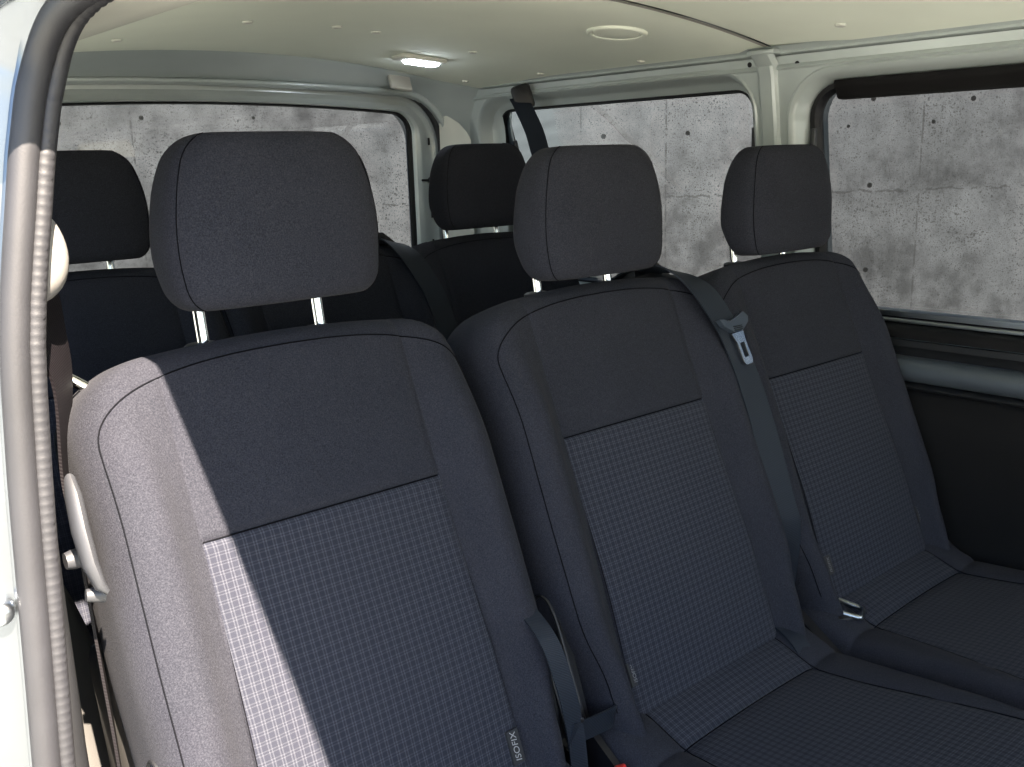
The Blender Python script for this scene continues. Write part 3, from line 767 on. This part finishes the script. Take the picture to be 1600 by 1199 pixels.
    hrest = obj('headrest', V, F, 'plain', root, uv=UV, angle=80)
    mb = MB()
    for s in (-1, 1):
        pts = []
        for v, s_ in rowsH[1:-1]:
            h = hsec(v, s_); a, b = h[11]; pts.append(hr_base + Vector((s * a, 0, 0)) + fr * (b + 0.0002) + up * v)
        obj('seam', *tube(pts, 0.0007, 6), 'seam', hrest)
    for s in (-1, 1):
        p0 = Vector((s * 0.075, 1.040, 1.035)) - BASE; p1 = Vector((s * 0.075, 1.052, 1.115)) - BASE
        obj('post', *tube([p0, p1], 0.0068, 16), 'chrome', hrest)
        vv, ff = disc(Vector((s * 0.075, 1.042, 1.0475)) - BASE, (0, 0.05, 1), 0.021, 0.009, 20)
        obj('post_guide', vv, ff, 'black', back)
    # cushion
    ztab = [(0.24, 0.43), (0.26, 0.470), (0.285, 0.502), (0.33, 0.520), (0.40, 0.522), (0.52, 0.512), (0.62, 0.502), (0.695, 0.496), (0.72, 0.504), (0.755, 0.517), (0.79, 0.523), (0.83, 0.52), (0.88, 0.51)]
    ys = [0.24 + 0.455 * k / 26 for k in range(27)] + [0.6975, 0.70, 0.703] + [0.708 + 0.172 * k / 12 for k in range(13)]
    def ci(y): return 0.150 + 0.045 * smooth01((0.70 - y) / 0.35)
    def ctop(a, y):
        hw = 0.232; us = ci(y); z = interp(y, ztab) - 0.004 * math.exp(-((y - 0.70) / 0.004) ** 2) - 0.003 * math.exp(-((y - 0.515) / 0.004) ** 2)
        if a <= us: return z + 0.004 * (1 - (a / us) ** 2) - 0.002 * math.exp(-((a - us) / 0.004) ** 2)
        z += 0.006 * smooth01((a - us) / 0.02)
        q = max(0, (a - (hw - 0.035)) / 0.035); return z - 0.045 * (1 - math.sqrt(max(0, 1 - min(1, q) ** 2)))
    V = []; UV = []
    for y in ys:
        us = ci(y); half = [(us * k / 10, 0) for k in range(10)] + [(us - 0.003, 0), (us, 0), (us + 0.003, 0)] + [(us + (0.197 - us) * k / 3 if us < 0.19 else us + 0.003 + 0.0005 * k, 0) for k in (1, 2)]
        half = [(a, ctop(a, y)) for a, _ in half]
        for k in range(0, 8):
            q = R(90 * k / 7); a = 0.200 + 0.032 * sin(q); half.append((a, ctop(0.1999, y) - 0.045 * (1 - cos(q))))
        zb = 0.37 if y > 0.3 else 0.385
        half += [(0.232, min(half[-1][1], zb + 0.01)), (0.225, zb), (0.12, zb), (0, zb)]
        lp, H = mirror_loop(half, lambda a, b: (a, b)); Nn = len(lp)
        V += [Vector((a, y, b)) - BASE for a, b in lp]; UV += [(a, y) for a, b in lp]
    F = []; ins = []
    for i in range(len(ys) - 1):
        for k in range(Nn):
            F.append((i * Nn + k, i * Nn + (k + 1) % Nn, (i + 1) * Nn + (k + 1) % Nn, (i + 1) * Nn + k))
            kk = k if k < H else Nn - 1 - k; ins.append(kk < 11 and ys[i] > 0.27)
    for bs in (0, (len(ys) - 1) * Nn):
        c_ = cap_faces(bs, H, Nn); F += c_; ins += [False] * len(c_)
    v2, f2, u2 = pick(V, F, UV, [not x for x in ins]); cu = obj('cushion', v2, f2, 'plain', root, uv=u2, angle=70)
    v2, f2, u2 = pick(V, F, UV, ins); obj('checked_insert', v2, f2, 'check', cu, uv=u2, angle=70)
    mb = MB()
    for y in (0.70, 0.515): obj('seam', *tube([Vector((u, y, ctop(abs(u), y) + 0.0012)) - BASE for u in [ci(y) * (k / 12 - 1) for k in range(25)]], 0.0008, 6), 'seam', cu)
    for s in (-1, 1): obj('seam', *tube([Vector((s * ci(y), y, ctop(ci(y), y) + 0.0008)) - BASE for y in [0.29 + 0.52 * k / 30 for k in range(31)]], 0.0008, 6), 'seam', cu)
    # hinge plates beside the backrest foot, pedestal
    for s in (-1, 1):
        hp = [(0.86, 0.50), (0.90, 0.62), (0.885, 0.675), (0.86, 0.685), (0.835, 0.66), (0.79, 0.53), (0.70, 0.47), (0.70, 0.42), (0.86, 0.42)]
        pv, pf = plate(hp, [], 0.010, lambda a, b, d: Vector((s * 0.236 + d, a, b)) - BASE)
        hg = obj('hinge_cover', pv, pf, 'black', root, smooth=False)
        obj('hinge_rim', *tube([Vector((s * 0.2425, y, z)) - BASE for y, z in catmull([(0.895, 0.655, 0), (0.87, 0.685, 0), (0.845, 0.67, 0), (0.815, 0.60, 0), (0.785, 0.525, 0)], 6) for _ in (0,)] if False else [Vector((s * 0.2425, p.x, p.y)) - BASE for p in catmull([(0.895, 0.655, 0), (0.87, 0.685, 0), (0.845, 0.67, 0), (0.815, 0.60, 0), (0.785, 0.525, 0)], 6)], 0.0028, 8), 'darkgrey', hg)
        obj('bolt', *disc(Vector((s * 0.242, 0.862, 0.635)) - BASE, (s, 0, 0), 0.007, 0.006, 14), 'steel', hg)
    mb = MB()
    mb.add(*box(Vector((0, 0.56, 0.355)) - BASE, (0.40, 0.50, 0.03), 0.008))
    for s in (-1, 1):
        mb.add(*box(Vector((s * 0.17, 0.56, 0.21)) - BASE, (0.035, 0.42, 0.27), 0.01))
    mb.build('pedestal', 'black', root)
    return root
def copy_tree(o, parent=None):
    c = o.copy(); COL.objects.link(c)
    if parent is not None: c.parent = parent
    for ch in list(o.children): copy_tree(ch, c)
    return c

def iso_tag(seat, u, v, h=0.052, text=True, ts=0.0145):
    """small black cloth tab with white lettering, sewn into the insert seam"""
    bk = [c_ for c_ in seat.children if c_.name.startswith('backrest')][0]
    w0 = frontw(abs(u), v) - 0.0025
    pts = []
    wd = 0.017
    A = [(0, 0), (wd, 0), (wd, h), (0, h)]
    s = 1
    V = [B(u + s * a, w0 - 0.0012 - 0.0008, v + b) for a, b in A] + [B(u + s * a, w0 + 0.0012, v + b) for a, b in A]
    tg_ = obj('label_tab', V, [(0, 1, 2, 3), (7, 6, 5, 4), (0, 4, 5, 1), (1, 5, 6, 2), (2, 6, 7, 3), (3, 7, 4, 0)], 'tag', bk, smooth=False)
    if text:
        cu = bpy.data.curves.new('lettering', 'FONT'); cu.body = 'ISOFIX'; cu.size = ts; cu.align_x = 'CENTER'; cu.align_y = 'CENTER'; cu.shear = 0.2; cu.extrude = 0.0001
        o = bpy.data.objects.new('lettering', cu); COL.objects.link(o)
        dg = bpy.context.evaluated_depsgraph_get(); me = bpy.data.meshes.new_from_object(o.evaluated_get(dg)); bpy.data.objects.remove(o)
        # lettering runs up the tab
        V = [B(u + wd / 2 - p.co.y, w0 - 0.0026 - p.co.z, v + h / 2 + p.co.x) for p in me.vertices]
        obj('lettering', V, [tuple(p.vertices) for p in me.polygons], 'white' if ts > .01 else 'dimprint', tg_, smooth=False)
    return tg_

G2 = 'three second-row seats'; G3 = 'three rear-row seats'
seat_near = make_seat('passenger_seat', 'near dark fabric seat half in sunlight, with a grey lever on its side', (0.5165, 0.62, 0.08))
def put(loc, label, grp):
    s = copy_tree(seat_near); s.location = loc; s['label'] = label; s['group'] = grp; return s
seat_near['group'] = G2
seat_mid = put((1.034, 0.62, 0.08), 'middle seat of the front visible row, in shade with a belt at its shoulder', G2)
seat_far = put((1.516, 0.62, 0.08), 'front visible row seat beside the large window and dark side panel', G2)
D3 = (0, 0.725, 0.018)
seat_r1 = put((0.52, 0.62 + D3[1], 0.08 + D3[2]), 'rear row seat next to the door pillar, mostly behind the sunlit seat', G3)
seat_r2 = put((0.985, 0.62 + D3[1], 0.08 + D3[2]), 'rear row centre seat hidden largely behind the biggest headrest', G3)
seat_r3 = put((1.422, 0.62 + D3[1], 0.08 + D3[2]), 'rear row seat in the corner by the tailgate and hanging roof belt', G3)
def child(seat, nm): return [c_ for c_ in seat.children if c_.name.split('.')[0] == nm][0]
child(seat_near, 'headrest').location.z += 0.021
child(seat_far, 'headrest').location.z -= 0.006

# easy-entry lever on the near seat's outer side
nb = child(seat_near, 'backrest')
def S(x, y, z): return Vector((x - 0.5165, y, z)) - BASE
lv = obj('release_lever', *tube([S(.253, .928, .958), S(.249, .922, .966), S(.247, .912, .955), S(.246, .900, .925), S(.247, .888, .895), S(.251, .880, .875), S(.256, .877, .868)], [.004, .0095, .0135, .0145, .013, .009, .004], 14, flat=(Vector((1, 0, 0)), 0.55)), 'greyplastic', seat_near)
obj('lever_pivot', *tube([S(.236, .927, .889), S(.243, .927, .889), S(.262, .927, .889)], [.008, .0095, .0095], 14), 'greyplastic', lv)
obj('lever_catch', *tube([S(.242, .897, .862), S(.258, .895, .860)], [.006, .009], 12), 'greyplastic', lv)
iso_tag(seat_near, 0.139, -0.357, 0.040, ts=0.0118)
iso_tag(seat_mid, -0.160, -0.345, 0.032, ts=0.0085)
iso_tag(seat_far, -0.158, -0.340, 0.032, ts=0.0085)
iso_tag(seat_far, 0.160, -0.335, 0.030, ts=0.0085)
# storage pull loop in front of the far seat's cushion edge
def F_(x, y, z): return Vector((x - 1.516, y, z)) - BASE
lp = [F_(1.318, .79, .520), F_(1.328, .762, .5185), F_(1.338, .722, .516), F_(1.344, .713, .5155), F_(1.366, .722, .516), F_(1.370, .732, .517), F_(1.366, .765, .520)]
pl_ = obj('pull_loop', *tube(catmull(lp, 6), 0.0042, 10), 'steel', seat_far)
obj('loop_well', *box(F_(1.346, .757, .5075), (.044, .075, .018), .006, Matrix.Rotation(R(-28), 3, 'Z')), 'black', pl_)

# belt guides on the shoulder of the middle seats
def belt_guide(seat, dx=0.0):
    cx_ = seat.location.x; off = Vector((0, seat.location.y - 0.62, seat.location.z - 0.08))
    def W(u, w_, v): return B(u, w_, v)
    mb = MB()
    prof = [(0.145, 0.195), (0.150, 0.232), (0.172, 0.250), (0.202, 0.247), (0.228, 0.222), (0.246, 0.196)]
    hole = [(0.165, 0.222), (0.178, 0.236), (0.200, 0.234), (0.214, 0.218), (0.190, 0.214)]
    pv, pf = plate(prof, [hole], 0.045, lambda a, b, d: B(a, 0.085 + d, b)); mb.add(pv, pf)
    pv, pf = plate([(0.10, 0.17), (0.105, 0.213), (0.16, 0.218), (0.235, 0.205), (0.243, 0.17)], [], 0.07, lambda a, b, d: B(a, 0.075 + d, b)); mb.add(pv, pf)
    return mb.build('belt_guide', 'black', seat, angle=25)
belt_guide(seat_mid); belt_guide(seat_r2)

# ------------------------------------------------------------------ seat belts
BG = 'seat belts with dark webbing'
def belt_thing(name, loc, label, grp=BG): return empty(name, loc, label, 'seat belt', grp)
def bpart(root, name, vf, mat, **k):
    o = MB(root.location).add(*vf).build(name, mat, root, **k); return o
def wp(cx_, u, w_, v, dy=0, dz=0): p = B(u, w_, v) + BASE; return Vector((cx_ + u, p.y + dy, p.z + dz))
def shoulder_belt(cx_, dy, dz, label, tongue=True):
    b0 = wp(cx_, 0.19, 0.085, 0.228, dy, dz)
    rt = belt_thing('seat_belt', b0, label)
    pts = [wp(cx_, 0.150, 0.115, 0.224, dy, dz), wp(cx_, 0.165, 0.075, 0.228, dy, dz), wp(cx_, 0.172, 0.015, 0.214, dy, dz), wp(cx_, 0.190, -0.022, 0.170, dy, dz), wp(cx_, 0.212, -0.032, 0.108, dy, dz), wp(cx_, 0.226, -0.032, 0.047, dy, dz), wp(cx_, 0.232, -0.032, -0.05, dy, dz), wp(cx_, 0.232, -0.026, -0.184, dy, dz), wp(cx_, 0.236, -0.014, -0.25, dy, dz), wp(cx_, 0.245, 0.06, -0.40, dy, dz)]
    wid = [Vector((1, 0.25, -0.25)), Vector((1, 0.1, -0.3)), Vector((1, -.1, -0.35)), Vector((1, -.2, -.15)), Vector((1, -.15, -.05)), Vector((1, -.15, 0)), Vector((1, -.25, 0)), Vector((1, -.3, 0)), Vector((1, -.3, 0)), Vector((1, 0, 0))]
    bpart(rt, 'webbing', strap(pts, wid, 0.046), 'web', angle=60)
    if tongue:
        q = wp(cx_, 0.226, -0.036, 0.098, dy, dz)
        nF = Vector((0, -cos(TH), sin(TH))); upv = Vector((-0.10, sin(TH), cos(TH))).normalized(); sd = upv.cross(nF).normalized()
        nF = sd.cross(upv).normalized()
        if nF.y > 0: nF = -nF
        sd = Vector((1, 0, 0.1)); sd = (sd - nF * sd.dot(nF)).normalized(); upv = nF.cross(sd); upv = upv if upv.z > 0 else -upv
        def T(a, b, d=0): return q + sd * a + upv * b + nF * d
        handle = plate([(-0.036, 0.016), (-0.030, 0.004), (-0.012, -0.010), (0.012, -0.012), (0.032, -0.002), (0.036, 0.006), (0.028, 0.016), (0.012, 0.012), (-0.014, 0.008), (-0.026, 0.014)], [], 0.009, lambda a, b, d: T(a, b, d + 0.003))
        tn = bpart(rt, 'tongue_grip', handle, 'bluegrey', angle=25)
        for k in range(3): MB(rt.location).add(*tube([T(-0.010, -0.002 - 0.003 * k, 0.008), T(0.012, -0.004 - 0.003 * k, 0.008)], 0.0009, 6)).build('grip_rib', 'black', tn)
        bl = plate([(-0.016, -0.012), (0.014, -0.013), (0.012, -0.028), (0.013, -0.060), (0.009, -0.066), (-0.006, -0.066), (-0.010, -0.061), (-0.010, -0.030)], [[(-0.005, -0.030), (0.007, -0.030), (0.007, -0.054), (-0.005, -0.054)]], 0.0025, lambda a, b, d: T(a, b, d + 0.004))
        bpart(rt, 'tongue_blade', bl, 'chrome', smooth=False)
    return rt
shoulder_belt(1.034, 0, 0, 'belt with steel tongue between the middle seat and the window-side seat')
shoulder_belt(0.985, D3[1], D3[2], 'belt over the rear row, behind the gap between the two nearest headrests', tongue=False)

# belt hanging from the roof rail behind the row
ra = Vector((1.690, 1.875, 1.418))
rb = belt_thing('seat_belt', ra, 'dark belt hanging from a roof anchor across the rear side window')
bpart(rb, 'anchor_cover', box(ra + Vector((-0.004, -0.002, -0.022)), (0.050, 0.024, 0.062), 0.009, Matrix.Rotation(R(-40), 3, 'Z') @ Matrix.Rotation(R(-16), 3, 'Y')), 'darkgrey')
bpart(rb, 'webbing', strap([(1.681, 1.884, 1.395), (1.672, 1.857, 1.372), (1.655, 1.80, 1.312), (1.64, 1.758, 1.25), (1.62, 1.69, 1.167), (1.60, 1.64, 1.08)], [Vector((.8, -.6, 0))] * 6, 0.046), 'web', angle=60)

# outboard belt of the near seat on the door pillar
dr = Vector((0.257, 0.958, 1.176))
nbt = belt_thing('seat_belt', dr, 'sunlit belt dropping from a white loop cover on the door pillar')
bpart(nbt, 'loop_cover', tube(catmull([dr + Vector((-0.020, 0.004, 0.036)), dr + Vector((-0.012, 0, 0.033)), dr + Vector((-0.004, -0.004, 0.020)), dr + Vector((0.000, -0.006, 0)), dr + Vector((-0.002, -0.006, -0.018)), dr + Vector((-0.010, -0.004, -0.030)), dr + Vector((-0.020, 0, -0.034))], 4), [.006 + .019 * sin(pi * k / 24) ** .7 for k in range(25)], 18), 'ivory')
bpart(nbt, 'webbing', strap([dr + Vector((-0.002, 0.012, -0.02)), Vector((0.2655, 0.985, 1.10)), Vector((0.2745, 0.995, 1.045)), Vector((0.2665, 1.0, 0.95)), Vector((0.266, 0.985, 0.88)), Vector((0.266, 0.965, 0.75)), Vector((0.266, 0.95, 0.62)), Vector((0.266, 0.94, 0.3))], [Vector((0.9, 0.45, 0)), Vector((0.8, 0.6, 0)), Vector((0.6, 0.8, 0)), Vector((0.4, 0.9, 0)), Vector((0.3, 1, 0)), Vector((0.3, 1, 0)), Vector((0.3, 1, 0)), Vector((0.3, 1, 0))], 0.046), 'webbrown', angle=60)
# chrome entry bar behind the near seat
_q = MB((0.275, 1.03, 1.05)).add(*tube(catmull([(0.258, 1.045, 1.052), (0.272, 1.035, 1.053), (0.285, 1.03, 1.046), (0.308, 1.02, 1.028)], 6), 0.0062, 12))
eb = obj('grab_bar', _q.v, _q.f, 'chrome')
eb.location = (0.275, 1.03, 1.05); eb['label'] = 'short bent chrome bar beside the shoulder of the sunlit seat'; eb['category'] = 'bar'

# lap belt and buckle between the near and middle seats
lb0 = Vector((0.72, 0.76, 0.66))
lb = belt_thing('seat_belt', lb0, 'lap belt looped down between the sunlit seat and the middle seat')
bpart(lb, 'webbing', strap([(0.735, 0.89, 0.725), (0.722, 0.79, 0.69), (0.730, 0.763, 0.63), (0.742, 0.758, 0.565), (0.746, 0.755, 0.515), (0.748, 0.75, 0.44)], [Vector((1, -0.2, 0))] * 6, 0.024), 'web', angle=60)
bpart(lb, 'cross_strap', strap([(0.735, 0.757, 0.558), (0.769, 0.760, 0.551), (0.818, 0.765, 0.544), (0.836, 0.78, 0.543), (0.845, 0.82, 0.54)], [Vector((0.1, -.1, 1))] * 5, 0.030), 'web', angle=60)
bpart(lb, 'rivet', disc((0.752, 0.756, 0.572), (-.6, -.8, 0), 0.004, 0.002, 12), 'black')
bk0 = Vector((0.785, 0.72, 0.497))
bk = empty('belt_buckle', bk0, 'black belt buckle with red button at the bottom edge by the middle cushion', 'buckle')
rotb = Matrix.Rotation(R(25), 3, 'Z') @ Matrix.Rotation(R(-25), 3, 'X')
bpart(bk, 'buckle_body', box(bk0 + Vector((0, 0, -0.030)), (0.040, 0.026, 0.060), 0.006, rotb), 'black')
bpart(bk, 'release_button', box(bk0 + rotb @ Vector((0, 0, 0.006)) + Vector((0, 0, -0.006)), (0.026, 0.016, 0.016), 0.003, rotb), 'red')
# buckle strap between middle and far cushions
st0 = Vector((1.215, 0.74, 0.55))
stb = belt_thing('seat_belt', st0, 'short stub strap lying over the back corner of the middle cushion')
bpart(stb, 'webbing', strap([(1.222, 0.815, 0.525), (1.212, 0.785, 0.530), (1.204, 0.75, 0.524), (1.200, 0.725, 0.508), (1.202, 0.71, 0.48)], [Vector((1, -0.3, 0))] * 5, 0.028), 'web', angle=60)
